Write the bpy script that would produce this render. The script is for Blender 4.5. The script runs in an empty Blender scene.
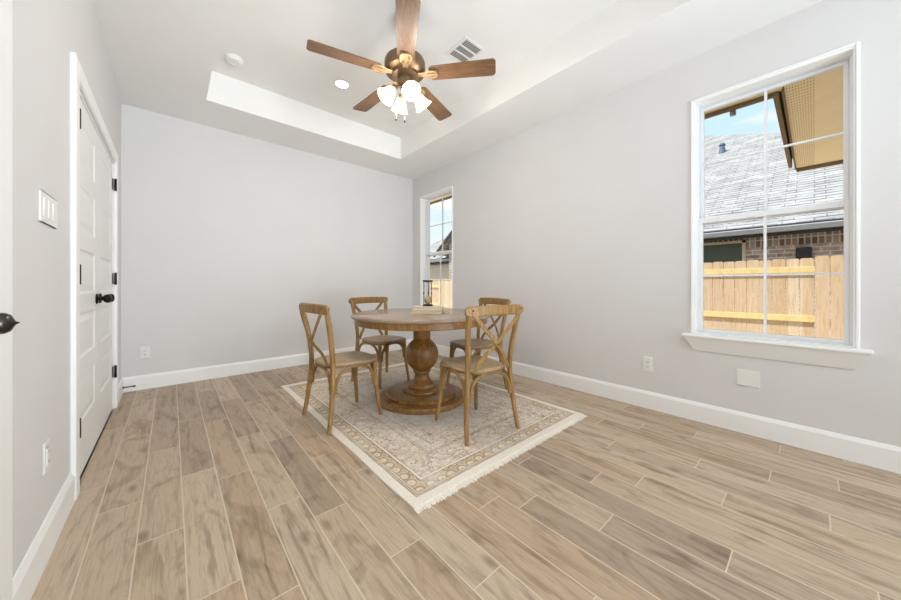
import bpy, math, random
import numpy as np
from mathutils import Vector, Matrix
random.seed(7)
PI = math.pi
SC = bpy.context.scene
COL = SC.collection

# ------------------------------------------------------------------ camera
cam_d = bpy.data.cameras.new('camera')
cam = bpy.data.objects.new('camera', cam_d); COL.objects.link(cam)
cam.location = (0, 0, 1.0155)
cam.rotation_euler = (PI / 2, 0, -0.719399)
cam_d.sensor_width = 36; cam_d.lens = 318.80 / 901 * 36
cam_d.shift_y = -(300 - 285.385) / 901
cam_d.clip_start = 0.02; cam_d.clip_end = 300
SC.camera = cam

# ------------------------------------------------------------------ view, world, sun, area light
SC.view_settings.view_transform = 'Standard'
SC.view_settings.look = 'None'
SC.view_settings.exposure = 0.2
SC.view_settings.gamma = 1.0
SC.view_settings.use_curve_mapping = False
SC.cycles.max_bounces = 10
SC.cycles.diffuse_bounces = 6
SC.cycles.transparent_max_bounces = 16
SC.cycles.sample_clamp_indirect = 6
SC.cycles.use_denoising = True
SC.cycles.caustics_reflective = False
SC.cycles.caustics_refractive = False

world = bpy.data.worlds.new('sky'); SC.world = world
world.use_nodes = True
wn = world.node_tree; wn.nodes.clear()
w_out = wn.nodes.new('ShaderNodeOutputWorld'); w_bg = wn.nodes.new('ShaderNodeBackground')
w_tc = wn.nodes.new('ShaderNodeTexCoord'); w_sep = wn.nodes.new('ShaderNodeSeparateXYZ')
w_r = wn.nodes.new('ShaderNodeValToRGB')
w_r.color_ramp.elements[0].position = 0.0; w_r.color_ramp.elements[0].color = (0.88, 0.96, 1.0, 1)
w_r.color_ramp.elements[1].position = 0.6; w_r.color_ramp.elements[1].color = (0.42, 0.74, 0.98, 1)
w_map = wn.nodes.new('ShaderNodeMapping'); w_map.inputs['Scale'].default_value = (1, 1, 3.2)
w_no = wn.nodes.new('ShaderNodeTexNoise'); w_no.inputs['Scale'].default_value = 5.0; w_no.inputs['Detail'].default_value = 6
w_r2 = wn.nodes.new('ShaderNodeValToRGB')
w_r2.color_ramp.elements[0].position = 0.46; w_r2.color_ramp.elements[1].position = 0.66
w_mix = wn.nodes.new('ShaderNodeMix'); w_mix.data_type = 'RGBA'
w_mix.inputs[7].default_value = (1.0, 1.0, 1.0, 1)
wn.links.new(w_tc.outputs['Generated'], w_sep.inputs[0]); wn.links.new(w_sep.outputs['Z'], w_r.inputs[0])
wn.links.new(w_tc.outputs['Generated'], w_map.inputs[0]); wn.links.new(w_map.outputs[0], w_no.inputs['Vector'])
wn.links.new(w_no.outputs['Fac'], w_r2.inputs[0]); wn.links.new(w_r2.outputs[0], w_mix.inputs[0])
wn.links.new(w_r.outputs[0], w_mix.inputs[6]); wn.links.new(w_mix.outputs[2], w_bg.inputs[0])
w_bg.inputs[1].default_value = 0.95
wn.links.new(w_bg.outputs[0], w_out.inputs[0])

sun_d = bpy.data.lights.new('sun', 'SUN'); sun_d.energy = 5.0; sun_d.angle = 0.01
sun_d.color = (1.0, 0.98, 0.95)
sun = bpy.data.objects.new('sun', sun_d); COL.objects.link(sun)
sun.rotation_euler = Vector((-0.38, 0.36, 0.85)).to_track_quat('Z', 'Y').to_euler()

def area(name, loc, target, sx, sy, energy, color=(1, 1, 1), spread=PI):
    d = bpy.data.lights.new(name, 'AREA'); d.shape = 'RECTANGLE'; d.size = sx; d.size_y = sy
    d.energy = energy; d.color = color; d.spread = spread
    o = bpy.data.objects.new(name, d); COL.objects.link(o); o.location = loc
    o.rotation_euler = (Vector(loc) - Vector(target)).to_track_quat('Z', 'Y').to_euler()
    return o
# added fill lamp behind the camera, standing in for daylight from the house
area('rear_fill_light', (1.9, -4.2, 1.25), (-0.6, 2.0, 1.1), 2.0, 2.2, 70, (0.87, 0.945, 1.0), 1.8)
# second added fill lamp, low behind the camera, aimed up to brighten the ceiling
area('ceiling_fill_light', (0.95, -2.6, 0.35), (0.90, 0.1, 2.74), 1.9, 1.8, 68, (0.74, 0.88, 1.0), 1.75)

# ------------------------------------------------------------------ helpers
class MB:
    """collects shapes, then links them as ONE mesh object"""
    def __init__(self): self.v = []; self.f = []
    def add(self, vs, fs, M=None):
        n = len(self.v)
        for p in vs:
            self.v.append(tuple(M @ Vector(p)) if M else tuple(p))
        for f in fs: self.f.append(tuple(i + n for i in f))
        return self
    def box(self, lo, hi, M=None, b=0.0):
        x0, y0, z0 = lo; x1, y1, z1 = hi
        if b <= 0:
            vs = [(x0,y0,z0),(x1,y0,z0),(x1,y1,z0),(x0,y1,z0),(x0,y0,z1),(x1,y0,z1),(x1,y1,z1),(x0,y1,z1)]
            fs = [(0,3,2,1),(4,5,6,7),(0,1,5,4),(1,2,6,5),(2,3,7,6),(3,0,4,7)]
            return self.add(vs, fs, M)
        b = min(b, (x1-x0)*.49, (y1-y0)*.49, (z1-z0)*.49)
        def ring(z, i):
            return [(x0+i+b,y0+i,z),(x1-i-b,y0+i,z),(x1-i,y0+i+b,z),(x1-i,y1-i-b,z),(x1-i-b,y1-i,z),(x0+i+b,y1-i,z),(x0+i,y1-i-b,z),(x0+i,y0+i+b,z)]
        vs = ring(z0, b) + ring(z0+b, 0) + ring(z1-b, 0) + ring(z1, b)
        fs = [tuple(range(7,-1,-1)), tuple(range(24,32))]
        for k in range(3):
            for i in range(8):
                j = (i+1) % 8; fs.append((k*8+i, k*8+j, k*8+8+j, k*8+8+i))
        return self.add(vs, fs, M)
    def lathe(self, prof, n=48, M=None, a0=0.0, ring=False):
        vs = []; fs = []; m = len(prof)
        for i in range(n):
            a = a0 + 2*PI*i/n; c, s = math.cos(a), math.sin(a)
            for r, z in prof: vs.append((r*c, r*s, z))
        for i in range(n):
            j = (i+1) % n
            for k in range(m-1): fs.append((i*m+k, j*m+k, j*m+k+1, i*m+k+1))
        if ring:
            for i in range(n):
                j = (i+1) % n; fs.append((i*m+m-1, j*m+m-1, j*m, i*m))
            return self.add(vs, fs, M)
        if prof[0][0] > 1e-6: fs.append(tuple(i*m for i in range(n-1,-1,-1)))
        if prof[-1][0] > 1e-6: fs.append(tuple(i*m+m-1 for i in range(n)))
        return self.add(vs, fs, M)
    def tube(self, pts, rx, ry=None, n=10, ref=(0,0,1), M=None, cap=True):
        """swept ellipse; rx along the side axis, ry along the ref axis; either may be a list"""
        pts = [Vector(p) for p in pts]; m = len(pts); ref = Vector(ref)
        RX = rx if isinstance(rx, (list, tuple)) else [rx]*m
        RY = RX if ry is None else (ry if isinstance(ry, (list, tuple)) else [ry]*m)
        vs = []; fs = []
        for i, p in enumerate(pts):
            t = (pts[min(i+1, m-1)] - pts[max(i-1, 0)]).normalized()
            s = t.cross(ref)
            if s.length < 1e-4: s = t.cross(Vector((1,0,0)))
            s.normalize(); u = s.cross(t).normalized()
            for k in range(n):
                a = 2*PI*k/n
                vs.append(tuple(p + s*RX[i]*math.cos(a) + u*RY[i]*math.sin(a)))
        for i in range(m-1):
            for k in range(n):
                l = (k+1) % n; fs.append((i*n+k, i*n+l, (i+1)*n+l, (i+1)*n+k))
        if cap: fs += [tuple(range(n-1,-1,-1)), tuple((m-1)*n+k for k in range(n))]
        return self.add(vs, fs, M)
    def strap(self, pts, w, t, ref, M=None):
        """swept rectangle: w along side axis, t along ref axis"""
        pts = [Vector(p) for p in pts]; m = len(pts); ref = Vector(ref)
        W = w if isinstance(w, (list, tuple)) else [w]*m
        vs = []; fs = []
        for i, p in enumerate(pts):
            tt = (pts[min(i+1, m-1)] - pts[max(i-1, 0)]).normalized()
            s = tt.cross(ref).normalized(); u = s.cross(tt).normalized()
            c = min(t*.35, W[i]*.35)
            for (a, b) in ((-W[i]/2+c,-t/2),(W[i]/2-c,-t/2),(W[i]/2,-t/2+c),(W[i]/2,t/2-c),(W[i]/2-c,t/2),(-W[i]/2+c,t/2),(-W[i]/2,t/2-c),(-W[i]/2,-t/2+c)):
                vs.append(tuple(p + s*a + u*b))
        for i in range(m-1):
            for k in range(8):
                l = (k+1) % 8; fs.append((i*8+k, i*8+l, (i+1)*8+l, (i+1)*8+k))
        fs += [tuple(range(7,-1,-1)), tuple((m-1)*8+k for k in range(8))]
        return self.add(vs, fs, M)
    def prism(self, poly, axis, a, b, M=None):
        """extrude a 2-D polygon along axis from a to b; polygon coords are the other two axes in order"""
        n = len(poly)
        def P(q, c):
            if axis == 'x': return (c, q[0], q[1])
            if axis == 'y': return (q[0], c, q[1])
            return (q[0], q[1], c)
        vs = [P(q, a) for q in poly] + [P(q, b) for q in poly]
        fs = [tuple(range(n)), tuple(range(2*n-1, n-1, -1))]
        for i in range(n):
            j = (i+1) % n; fs.append((i, i+n, j+n, j))
        return self.add(vs, fs, M)
    def flat(self):
        self.v = [(x, y, max(z, 0.0)) for x, y, z in self.v]
    def build(self, name, mat, parent=None, loc=None, smooth=35):
        me = bpy.data.meshes.new(name)
        me.from_pydata(self.v, [], self.f); me.update()
        import bmesh
        bm = bmesh.new(); bm.from_mesh(me); bmesh.ops.recalc_face_normals(bm, faces=bm.faces); bm.to_mesh(me); bm.free()
        if mat: me.materials.append(mat)
        if smooth:
            me.polygons.foreach_set('use_smooth', [True]*len(me.polygons))
            me.set_sharp_from_angle(angle=math.radians(smooth))
        o = bpy.data.objects.new(name, me); COL.objects.link(o)
        if parent: o.parent = parent
        if loc: o.location = loc
        return o

def tag(o, label=None, cat=None, group=None, kind=None):
    if label: o['label'] = label
    if cat: o['category'] = cat
    if group: o['group'] = group
    if kind: o['kind'] = kind
    return o
def empty(name, loc=(0,0,0), rz=0.0):
    o = bpy.data.objects.new(name, None); COL.objects.link(o)
    o.location = loc; o.rotation_euler = (0,0,rz); o.empty_display_size = .05
    return o
def struct(o, label=None, cat=None):
    return tag(o, label, cat, kind='structure')
def copy_tree(o, parent=None):
    c = o.copy(); COL.objects.link(c)
    if parent:
        c.parent = parent
    for ch in list(o.children): copy_tree(ch, c)
    return c
def smoothpath(pts, n=6):
    """Catmull-Rom through pts"""
    P = [Vector(p) for p in pts]; P = [2*P[0]-P[1]] + P + [2*P[-1]-P[-2]]
    out = []
    for i in range(1, len(P)-2):
        for k in range(n):
            t = k/n
            out.append(.5*((2*P[i]) + (P[i+1]-P[i-1])*t + (2*P[i-1]-5*P[i]+4*P[i+1]-P[i+2])*t*t + (3*P[i]-P[i-1]-3*P[i+1]+P[i+2])*t**3))
    out.append(P[-2]); return out
def srgb(r, g, b):
    f = lambda c: (c/255/12.92) if c/255 <= .04045 else ((c/255+.055)/1.055)**2.4
    return (f(r), f(g), f(b), 1)

# ------------------------------------------------------------------ materials
class NT:
    def __init__(self, name, rough=.5, spec=.5, metal=0.0):
        self.m = bpy.data.materials.new(name); self.m.use_nodes = True
        self.t = self.m.node_tree; self.b = self.t.nodes['Principled BSDF']
        self.b.inputs['Roughness'].default_value = rough
        self.b.inputs['Specular IOR Level'].default_value = spec
        self.b.inputs['Metallic'].default_value = metal
    def n(self, kind, **kw):
        x = self.t.nodes.new('ShaderNode' + kind)
        for k, v in kw.items(): setattr(x, k, v)
        return x
    def put(self, sock, v):
        if isinstance(v, bpy.types.NodeSocket): self.t.links.new(v, sock)
        else: sock.default_value = v
    def math(self, op, a, b=0.0, c=0.0):
        x = self.n('Math', operation=op)
        self.put(x.inputs[0], a); self.put(x.inputs[1], b); self.put(x.inputs[2], c)
        return x.outputs[0]
    def coords(self, kind='Object'):
        return self.n('TexCoord').outputs[kind]
    def sep(self, v):
        x = self.n('SeparateXYZ'); self.put(x.inputs[0], v); return x.outputs
    def comb(self, x, y, z):
        c = self.n('CombineXYZ'); self.put(c.inputs[0], x); self.put(c.inputs[1], y); self.put(c.inputs[2], z); return c.outputs[0]
    def mapping(self, v, scale=(1,1,1), loc=(0,0,0), rot=(0,0,0)):
        x = self.n('Mapping'); self.put(x.inputs['Vector'], v)
        x.inputs['Scale'].default_value = scale; x.inputs['Location'].default_value = loc; x.inputs['Rotation'].default_value = rot
        return x.outputs[0]
    def noise(self, v, scale, detail=4, rough=.55, dist=0.0):
        x = self.n('TexNoise'); self.put(x.inputs['Vector'], v)
        x.inputs['Scale'].default_value = scale; x.inputs['Detail'].default_value = detail
        x.inputs['Roughness'].default_value = rough; x.inputs['Distortion'].default_value = dist
        return x.outputs['Fac']
    def white(self, v):
        x = self.n('TexWhiteNoise', noise_dimensions='3D'); self.put(x.inputs['Vector'], v); return x.outputs['Value']
    def ramp(self, f, stops, interp='LINEAR'):
        x = self.n('ValToRGB'); self.put(x.inputs[0], f); e = x.color_ramp.elements; x.color_ramp.interpolation = interp
        while len(e) < len(stops): e.new(0.5)
        for s, (p, c) in zip(e, stops):
            s.position = p; s.color = c if isinstance(c, tuple) else (c, c, c, 1)
        return x.outputs[0]
    def mix(self, f, a, b, blend='MIX'):
        x = self.n('Mix', data_type='RGBA', blend_type=blend)
        self.put(x.inputs[0], f); self.put(x.inputs[6], a); self.put(x.inputs[7], b); return x.outputs[2]
    def bump(self, h, strength=.2, dist=.01):
        x = self.n('Bump'); x.inputs['Strength'].default_value = strength; x.inputs['Distance'].default_value = dist
        self.put(x.inputs['Height'], h); self.t.links.new(x.outputs[0], self.b.inputs['Normal'])
    def col(self, v): self.put(self.b.inputs['Base Color'], v); return self
    def rough(self, v): self.put(self.b.inputs['Roughness'], v); return self

def plain(name, c, rough=.5, spec=.5, metal=0.0, vary=.06, scale=30):
    k = NT(name, rough, spec, metal)
    f = k.noise(k.coords(), scale, 3)
    d = tuple(max(0, x*(1-vary)) for x in c[:3]) + (1,)
    l = tuple(min(1, x*(1+vary)) for x in c[:3]) + (1,)
    k.col(k.ramp(f, [(.3, d), (.7, l)])); return k.m
def paint(name, c, rough, bump=.05, scale=220):
    k = NT(name, rough, .35)
    v = k.coords()
    f = k.noise(v, 3, 2); d = tuple(x*.985 for x in c[:3]) + (1,)
    k.col(k.ramp(f, [(.35, d), (.65, c)]))
    k.bump(k.noise(v, scale, 2), bump, .002); return k.m
def wood(name, dark, mid, light, rough=.4, stretch=(14, 14, 1.4), spec=.4):
    k = NT(name, rough, spec); v = k.coords()
    g = k.noise(k.mapping(v, stretch), 4.0, 6, .6, .6)
    f = k.noise(k.mapping(v, tuple(s*4 for s in stretch)), 5.0, 3, .6)
    base = k.ramp(g, [(.28, dark), (.5, mid), (.72, light)])
    fine = k.ramp(f, [(.35, (.8,.8,.8,1)), (.6, (1,1,1,1))])
    k.col(k.mix(.7, base, fine, 'MULTIPLY')); k.bump(f, .06, .002); return k.m

WALL = paint('wall_paint', srgb(220, 218, 217), .8)
CEIL = paint('ceiling_paint', srgb(240, 238, 235), .9)
TRIM = plain('trim_paint', srgb(243, 243, 242), .4, vary=.006, scale=4)
DOORM = plain('door_paint', srgb(236, 235, 233), .45, vary=.006, scale=4)
VINYL = plain('white_vinyl', srgb(236, 237, 239), .35, vary=.01)
PLATE = plain('white_plastic', srgb(234, 232, 229), .35, vary=.01)
BLACKM = plain('black_metal', srgb(38, 35, 32), .32, metal=.85, vary=.2)
BRONZE = plain('dark_bronze', srgb(74, 70, 68), .3, metal=.9, vary=.15)
FANMETAL = plain('brushed_bronze', srgb(128, 104, 80), .38, metal=.75, vary=.08)
FANBRACK = plain('antique_brass', srgb(190, 158, 120), .4, metal=.6, vary=.06)
BLADEW = wood('walnut_blade', srgb(94, 68, 46), srgb(118, 86, 60), srgb(140, 106, 78), .4, (3, 26, 8))
CHAIRW = wood('weathered_oak', srgb(114, 82, 42), srgb(152, 116, 66), srgb(180, 142, 90), .45, (16, 16, 2.2))
SEATW = wood('oak_seat', srgb(138, 116, 88), srgb(166, 142, 110), srgb(188, 164, 130), .38, (18, 2.5, 10))
RIMW = wood('oak_rim', srgb(94, 68, 36), srgb(124, 94, 52), srgb(150, 116, 70), .45, (6, 6, 10))
TABLEW = wood('table_wood', srgb(98, 66, 30), srgb(138, 98, 48), srgb(166, 122, 68), .32, (12, 12, 2.2), .5)
TOPW = wood('table_top_wood_sheen', srgb(142, 120, 98), srgb(158, 136, 114), srgb(170, 150, 128), .2, (2.5, 18, 8), .5)  # tabletop wood, lightened: the window's reflection is partly put into the colour

def floor_mat():
    k = NT('wood_look_tile', .42, .45); v = k.coords('Object'); x, y, z = k.sep(v)
    W, L, X0 = .1435, .90, -.103
    u = k.math('DIVIDE', k.math('SUBTRACT', x, X0), W)
    row = k.math('FLOOR', u); fu = k.math('FRACT', k.math('ADD', u, 200.0))
    shift = k.white(k.comb(row, 3.7, 4.3))
    w = k.math('ADD', k.math('DIVIDE', y, L), k.math('ADD', k.math('MULTIPLY', row, .3333), k.math('MULTIPLY', shift, .22)))
    cell = k.math('FLOOR', w); fw = k.math('FRACT', k.math('ADD', w, 200.0))
    r1 = k.white(k.comb(row, cell, 5.1)); r2 = k.white(k.comb(row, cell, 9.4)); r3 = k.white(k.comb(cell, row, 2.2))
    # grain: offset per plank
    px = k.math('ADD', x, k.math('MULTIPLY', r2, 31.0)); py = k.math('ADD', y, k.math('MULTIPLY', r3, 17.0))
    gv = k.comb(px, py, k.math('MULTIPLY', r1, 10.0))
    g1 = k.noise(k.mapping(gv, (8, 1.0, 1)), 2.4, 9, .68, 1.6)
    g2 = k.noise(k.mapping(gv, (60, 2.2, 1)), 3.0, 4, .65, .4)
    g3 = k.noise(k.mapping(gv, (3.2, 1.3, 1)), 2.0, 3, .6, 1.5)
    base = k.ramp(r1, [(0, srgb(168, 150, 129)), (.2, srgb(194, 175, 152)), (.4, srgb(180, 158, 133)), (.6, srgb(200, 182, 160)), (.8, srgb(188, 165, 138)), (1, srgb(176, 156, 135))])
    grain = k.ramp(g1, [(.22, (.46, .43, .40, 1)), (.38, (.78, .76, .74, 1)), (.5, (1, 1, 1, 1)), (.66, (1.0, .95, .88, 1)), (.8, (.8,.72,.62,1))])
    c = k.mix(.85, base, grain, 'MULTIPLY')
    fine = k.ramp(g2, [(.34, (.74, .71, .68, 1)), (.48, (1, 1, 1, 1))])
    c = k.mix(.6, c, fine, 'MULTIPLY')
    blot = k.ramp(g3, [(.30, (.58, .53, .48, 1)), (.45, (1, 1, 1, 1))])
    c = k.mix(.7, c, blot, 'MULTIPLY')
    vo = k.n('TexVoronoi'); k.put(vo.inputs['Vector'], k.mapping(gv, (5.5, 2.4, 1))); vo.inputs['Scale'].default_value = 1.0
    knot = k.ramp(vo.outputs['Distance'], [(.03, (.42, .36, .31, 1)), (.14, (1, 1, 1, 1))])
    c = k.mix(.75, c, knot, 'MULTIPLY')
    wv = k.n('TexWave', wave_type='BANDS', bands_direction='X'); k.put(wv.inputs['Vector'], k.mapping(gv, (1, .10, 1)))
    for nm_, vv in (('Scale', 4.0), ('Distortion', 14.0), ('Detail', 5.0), ('Detail Scale', 1.1), ('Detail Roughness', .65)): wv.inputs[nm_].default_value = vv
    patch = k.ramp(k.noise(k.mapping(gv, (4, 1.2, 1)), 1.7, 3), [(.42, 0.0), (.62, .8)])
    c = k.mix(patch, c, k.ramp(wv.outputs['Fac'], [(.05, (.62, .57, .52, 1)), (.30, (1, 1, 1, 1))]), 'MULTIPLY')
    g4 = k.noise(k.mapping(gv, (120, 3.0, 1)), 2.0, 5, .7, .2)
    c = k.mix(.5, c, k.ramp(g4, [(.36, (.66, .61, .56, 1)), (.46, (1, 1, 1, 1))]), 'MULTIPLY')
    gx = k.math('MINIMUM', fu, k.math('SUBTRACT', 1.0, fu)); gy = k.math('MINIMUM', fw, k.math('SUBTRACT', 1.0, fw))
    e = k.math('MINIMUM', k.math('MULTIPLY', gx, W), k.math('MULTIPLY', gy, L))
    gm = k.math('LESS_THAN', e, .0022)
    c = k.mix(gm, c, srgb(212, 197, 177)); k.col(c)
    k.rough(k.math('ADD', .36, k.math('MULTIPLY', g2, .16)))
    h = k.math('SUBTRACT', k.math('MULTIPLY', g2, .15), k.math('MULTIPLY', gm, 1.0))
    k.bump(h, .25, .002); return k.m
FLOORM = floor_mat()

def rug_mat(hx, hy):
    k = NT('faded_oriental_weave', .95, .1); v = k.coords('Object'); x, y, z = k.sep(v)
    wob = k.noise(v, 14, 2)
    ax = k.math('ABSOLUTE', x); ay = k.math('ABSOLUTE', y)
    ex = k.math('SUBTRACT', hx, ax); ey = k.math('SUBTRACT', hy, ay)
    d = k.math('ADD', k.math('ADD', k.math('MINIMUM', ex, ey), .026), k.math('MULTIPLY', k.math('SUBTRACT', wob, .5), .010))
    cream = srgb(238, 231, 220); beige = srgb(206, 190, 168); tan = srgb(184, 156, 122); brown = srgb(140, 112, 86); grey = srgb(176, 176, 174); blue = srgb(140, 148, 156); ochre = srgb(196, 164, 120)
    dn = k.math('DIVIDE', d, .80)
    def at(m): return m/.80
    ground = k.ramp(dn, [(0, cream), (at(.078), srgb(206,190,170)), (at(.094), cream), (at(.104), srgb(216,200,174)), (at(.172), cream), (at(.190), srgb(218,206,190)),
                         (at(.36), beige), (at(.376), cream), (at(.44), srgb(214,204,190)), (at(.52), srgb(208,204,197))], 'CONSTANT')
    # motifs : rosettes in the band, small florals in the field
    vw = k.n('VectorMath', operation='ADD'); k.put(vw.inputs[0], v)
    nz = k.n('TexNoise'); k.put(nz.inputs['Vector'], v); nz.inputs['Scale'].default_value = 22; nz.inputs['Detail'].default_value = 2
    sc_ = k.n('VectorMath', operation='SCALE'); k.put(sc_.inputs[0], nz.outputs['Color']); sc_.inputs['Scale'].default_value = .05
    k.put(vw.inputs[1], sc_.outputs[0]); vd = vw.outputs[0]
    def voro(scale, rnd=1.0, feat='F1', vec=None):
        n_ = k.n('TexVoronoi', feature=feat); k.put(n_.inputs['Vector'], vec or vd); n_.inputs['Scale'].default_value = scale; n_.inputs['Randomness'].default_value = rnd
        return n_.outputs['Distance']
    band = k.math('MULTIPLY', k.math('GREATER_THAN', d, .104), k.math('LESS_THAN', d, .172))
    ros = k.ramp(voro(14, .15, 'F1', v), [(0, srgb(150,124,100)), (.13, srgb(230,218,196)), (.30, srgb(218,200,168)), (.40, srgb(146,120,96)), (.50, srgb(212,195,168)), (.7, srgb(184,162,132))])
    c = k.mix(k.math('MULTIPLY', band, .95), ground, ros)
    inner = k.math('GREATER_THAN', d, .19)
    fl = k.ramp(voro(26), [(.07, srgb(140,108,82)), (.17, srgb(234,224,208)), (.31, srgb(160,130,100)), (.38, cream), (.62, srgb(214,200,180))])
    c = k.mix(k.math('MULTIPLY', inner, .85), c, fl)
    fl2 = k.ramp(voro(58), [(.08, srgb(138,116,100)), (.22, (1,1,1,1))])
    c = k.mix(k.math('MULTIPLY', inner, .8), c, fl2, 'MULTIPLY')
    m3 = voro(13, 1.0, 'DISTANCE_TO_EDGE')
    stem = k.math('MULTIPLY', k.math('LESS_THAN', m3, .032), inner)
    tint = k.ramp(k.noise(v, 3.2, 3), [(.36, tan), (.5, brown), (.62, blue)])
    c = k.mix(k.math('MULTIPLY', stem, .6), c, tint)
    for p, w_ in ((.080,.004), (.093,.003), (.104,.004), (.172,.0045), (.189,.003), (.361,.005), (.376,.003), (.44,.003), (.52,.004)):
        ln = k.math('LESS_THAN', k.math('ABSOLUTE', k.math('SUBTRACT', d, p)), w_)
        c = k.mix(k.math('MULTIPLY', ln, .6), c, srgb(150, 122, 96))
    # grey-blue medallion in the middle
    rr = k.math('ADD', k.math('POWER', k.math('DIVIDE', x, .50), 2.0), k.math('POWER', k.math('DIVIDE', y, .80), 2.0))
    rr = k.math('ADD', rr, k.math('MULTIPLY', k.math('SUBTRACT', wob, .5), 1.2))
    med = k.ramp(rr, [(.7, .42), (1.0, 0.0)])
    c = k.mix(med, c, srgb(206, 204, 199))
    # wear : the pattern fades to cream in patches; fine weave on top
    wear = k.ramp(k.noise(v, 5.5, 5, .65), [(.45, 0.0), (.70, .6)])
    c = k.mix(wear, c, srgb(236, 228, 216))
    sp = k.noise(v, 130, 3, .7)
    c = k.mix(.8, c, k.ramp(sp, [(.36, (.78,.73,.67,1)), (.50, (1,1,1,1))]), 'MULTIPLY')
    k.col(c); k.bump(sp, .35, .003); return k.m
FRINGE = plain('cream_cotton', srgb(238, 231, 219), .95, .1, vary=.10, scale=90)

def brick_mat():
    k = NT('tumbled_brick', .85, .2); v = k.coords('Object'); x, y, z = k.sep(v)
    b = k.n('TexBrick'); k.put(b.inputs['Vector'], k.comb(y, z, 0.0))
    b.inputs['Scale'].default_value = 1.0; b.inputs['Brick Width'].default_value = .24; b.inputs['Row Height'].default_value = .085
    b.inputs['Mortar Size'].default_value = .010; b.inputs['Color1'].default_value = srgb(142, 116, 108); b.inputs['Color2'].default_value = srgb(196, 174, 162)
    b.inputs['Mortar'].default_value = srgb(228, 222, 214); b.inputs['Bias'].default_value = -.1
    n = k.noise(v, 9, 3); k.col(k.mix(.35, b.outputs['Color'], k.ramp(n, [(.3, srgb(110, 90, 82)), (.7, srgb(226, 216, 206))])))
    k.bump(b.outputs['Fac'], -.4, .01); return k.m
def soldier_mat():
    k = NT('soldier_brick', .85, .2); v = k.coords('Object'); x, y, z = k.sep(v)
    b = k.n('TexBrick', offset=0.0); k.put(b.inputs['Vector'], k.comb(y, z, 0.0))
    b.inputs['Scale'].default_value = 1.0; b.inputs['Brick Width'].default_value = .088; b.inputs['Row Height'].default_value = .22
    b.inputs['Mortar Size'].default_value = .010; b.inputs['Color1'].default_value = srgb(108, 88, 80); b.inputs['Color2'].default_value = srgb(176, 156, 142)
    b.inputs['Mortar'].default_value = srgb(210, 204, 196); k.col(b.outputs['Color']); return k.m
def shingle_mat():
    k = NT('asphalt_shingle', .9, .15); v = k.coords('UV'); x, y, z = k.sep(v)
    b = k.n('TexBrick', offset=.37); k.put(b.inputs['Vector'], v)
    b.inputs['Scale'].default_value = 1.0; b.inputs['Brick Width'].default_value = .42; b.inputs['Row Height'].default_value = .145
    b.inputs['Mortar Size'].default_value = .010; b.inputs['Color1'].default_value = srgb(142, 140, 138); b.inputs['Color2'].default_value = srgb(172, 170, 168)
    b.inputs['Mortar'].default_value = srgb(66, 64, 63)
    n = k.noise(v, 2.2, 4, .7); c = k.mix(.45, b.outputs['Color'], k.ramp(n, [(.3, srgb(124, 122, 120)), (.65, srgb(192, 190, 187))]))
    # the lower edge of each course, thick in places
    fy = k.math('FRACT', k.math('DIVIDE', y, .145)); seg = k.white(k.comb(k.math('FLOOR', k.math('DIVIDE', x, .24)), k.math('FLOOR', k.math('DIVIDE', y, .145)), 0.0))
    e = k.math('LESS_THAN', fy, k.math('MULTIPLY', k.math('GREATER_THAN', seg, .35), .16))
    c = k.mix(k.math('MULTIPLY', e, .8), c, srgb(52, 50, 50))
    k.col(c); k.bump(b.outputs['Fac'], -.4, .02); return k.m
def picket_mat():
    k = NT('new_cedar', .8, .2); v = k.coords('Object'); x, y, z = k.sep(v)
    r = k.white(k.comb(k.math('FLOOR', k.math('DIVIDE', y, .145)), 1.0, 2.0))
    base = k.ramp(r, [(0, srgb(192, 166, 138)), (.4, srgb(208, 184, 156)), (.7, srgb(200, 174, 142)), (1, srgb(216, 197, 172))])
    g = k.noise(k.comb(k.math('MULTIPLY', y, 30.0), k.math('MULTIPLY', z, 2.5), k.math('MULTIPLY', r, 40.0)), 1.6, 4, .6, .8)
    c = k.mix(.7, base, k.ramp(g, [(.3, (.74, .62, .50, 1)), (.55, (1, 1, 1, 1))]), 'MULTIPLY')
    k.col(c); return k.m
def perf_mat():
    k = NT('vented_soffit', .8, .2); v = k.coords('Object'); x, y, z = k.sep(v)
    fx = k.math('FRACT', k.math('DIVIDE', x, .06)); fy = k.math('FRACT', k.math('DIVIDE', y, .016))
    slot = k.math('MULTIPLY', k.math('LESS_THAN', fx, .55), k.math('LESS_THAN', fy, .45))
    k.col(k.mix(k.math('MULTIPLY', slot, .75), srgb(240, 219, 184), srgb(172, 146, 110))); return k.m
def glass_mat():
    m = bpy.data.materials.new('clear_glass'); m.use_nodes = True; t = m.node_tree; t.nodes.clear()
    o = t.nodes.new('ShaderNodeOutputMaterial'); mx = t.nodes.new('ShaderNodeMixShader')
    tr = t.nodes.new('ShaderNodeBsdfTransparent'); gl = t.nodes.new('ShaderNodeBsdfGlossy'); lw = t.nodes.new('ShaderNodeLayerWeight')
    gl.inputs['Roughness'].default_value = .02; lw.inputs['Blend'].default_value = .12
    mm = t.nodes.new('ShaderNodeMath'); mm.operation = 'MULTIPLY'; mm.inputs[1].default_value = .5
    t.links.new(lw.outputs['Fresnel'], mm.inputs[0]); t.links.new(mm.outputs[0], mx.inputs[0])
    t.links.new(tr.outputs[0], mx.inputs[1]); t.links.new(gl.outputs[0], mx.inputs[2]); t.links.new(mx.outputs[0], o.inputs[0]); return m
def emit(name, c, s, base=(.9,.9,.88,1)):
    k = NT(name, .4); k.col(base); k.put(k.b.inputs['Emission Color'], c); k.b.inputs['Emission Strength'].default_value = s; return k.m
BRICK = brick_mat(); SOLDIER = soldier_mat(); SHINGLE = shingle_mat(); PICKET = picket_mat(); PERF = perf_mat(); GLASS = glass_mat()
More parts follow.
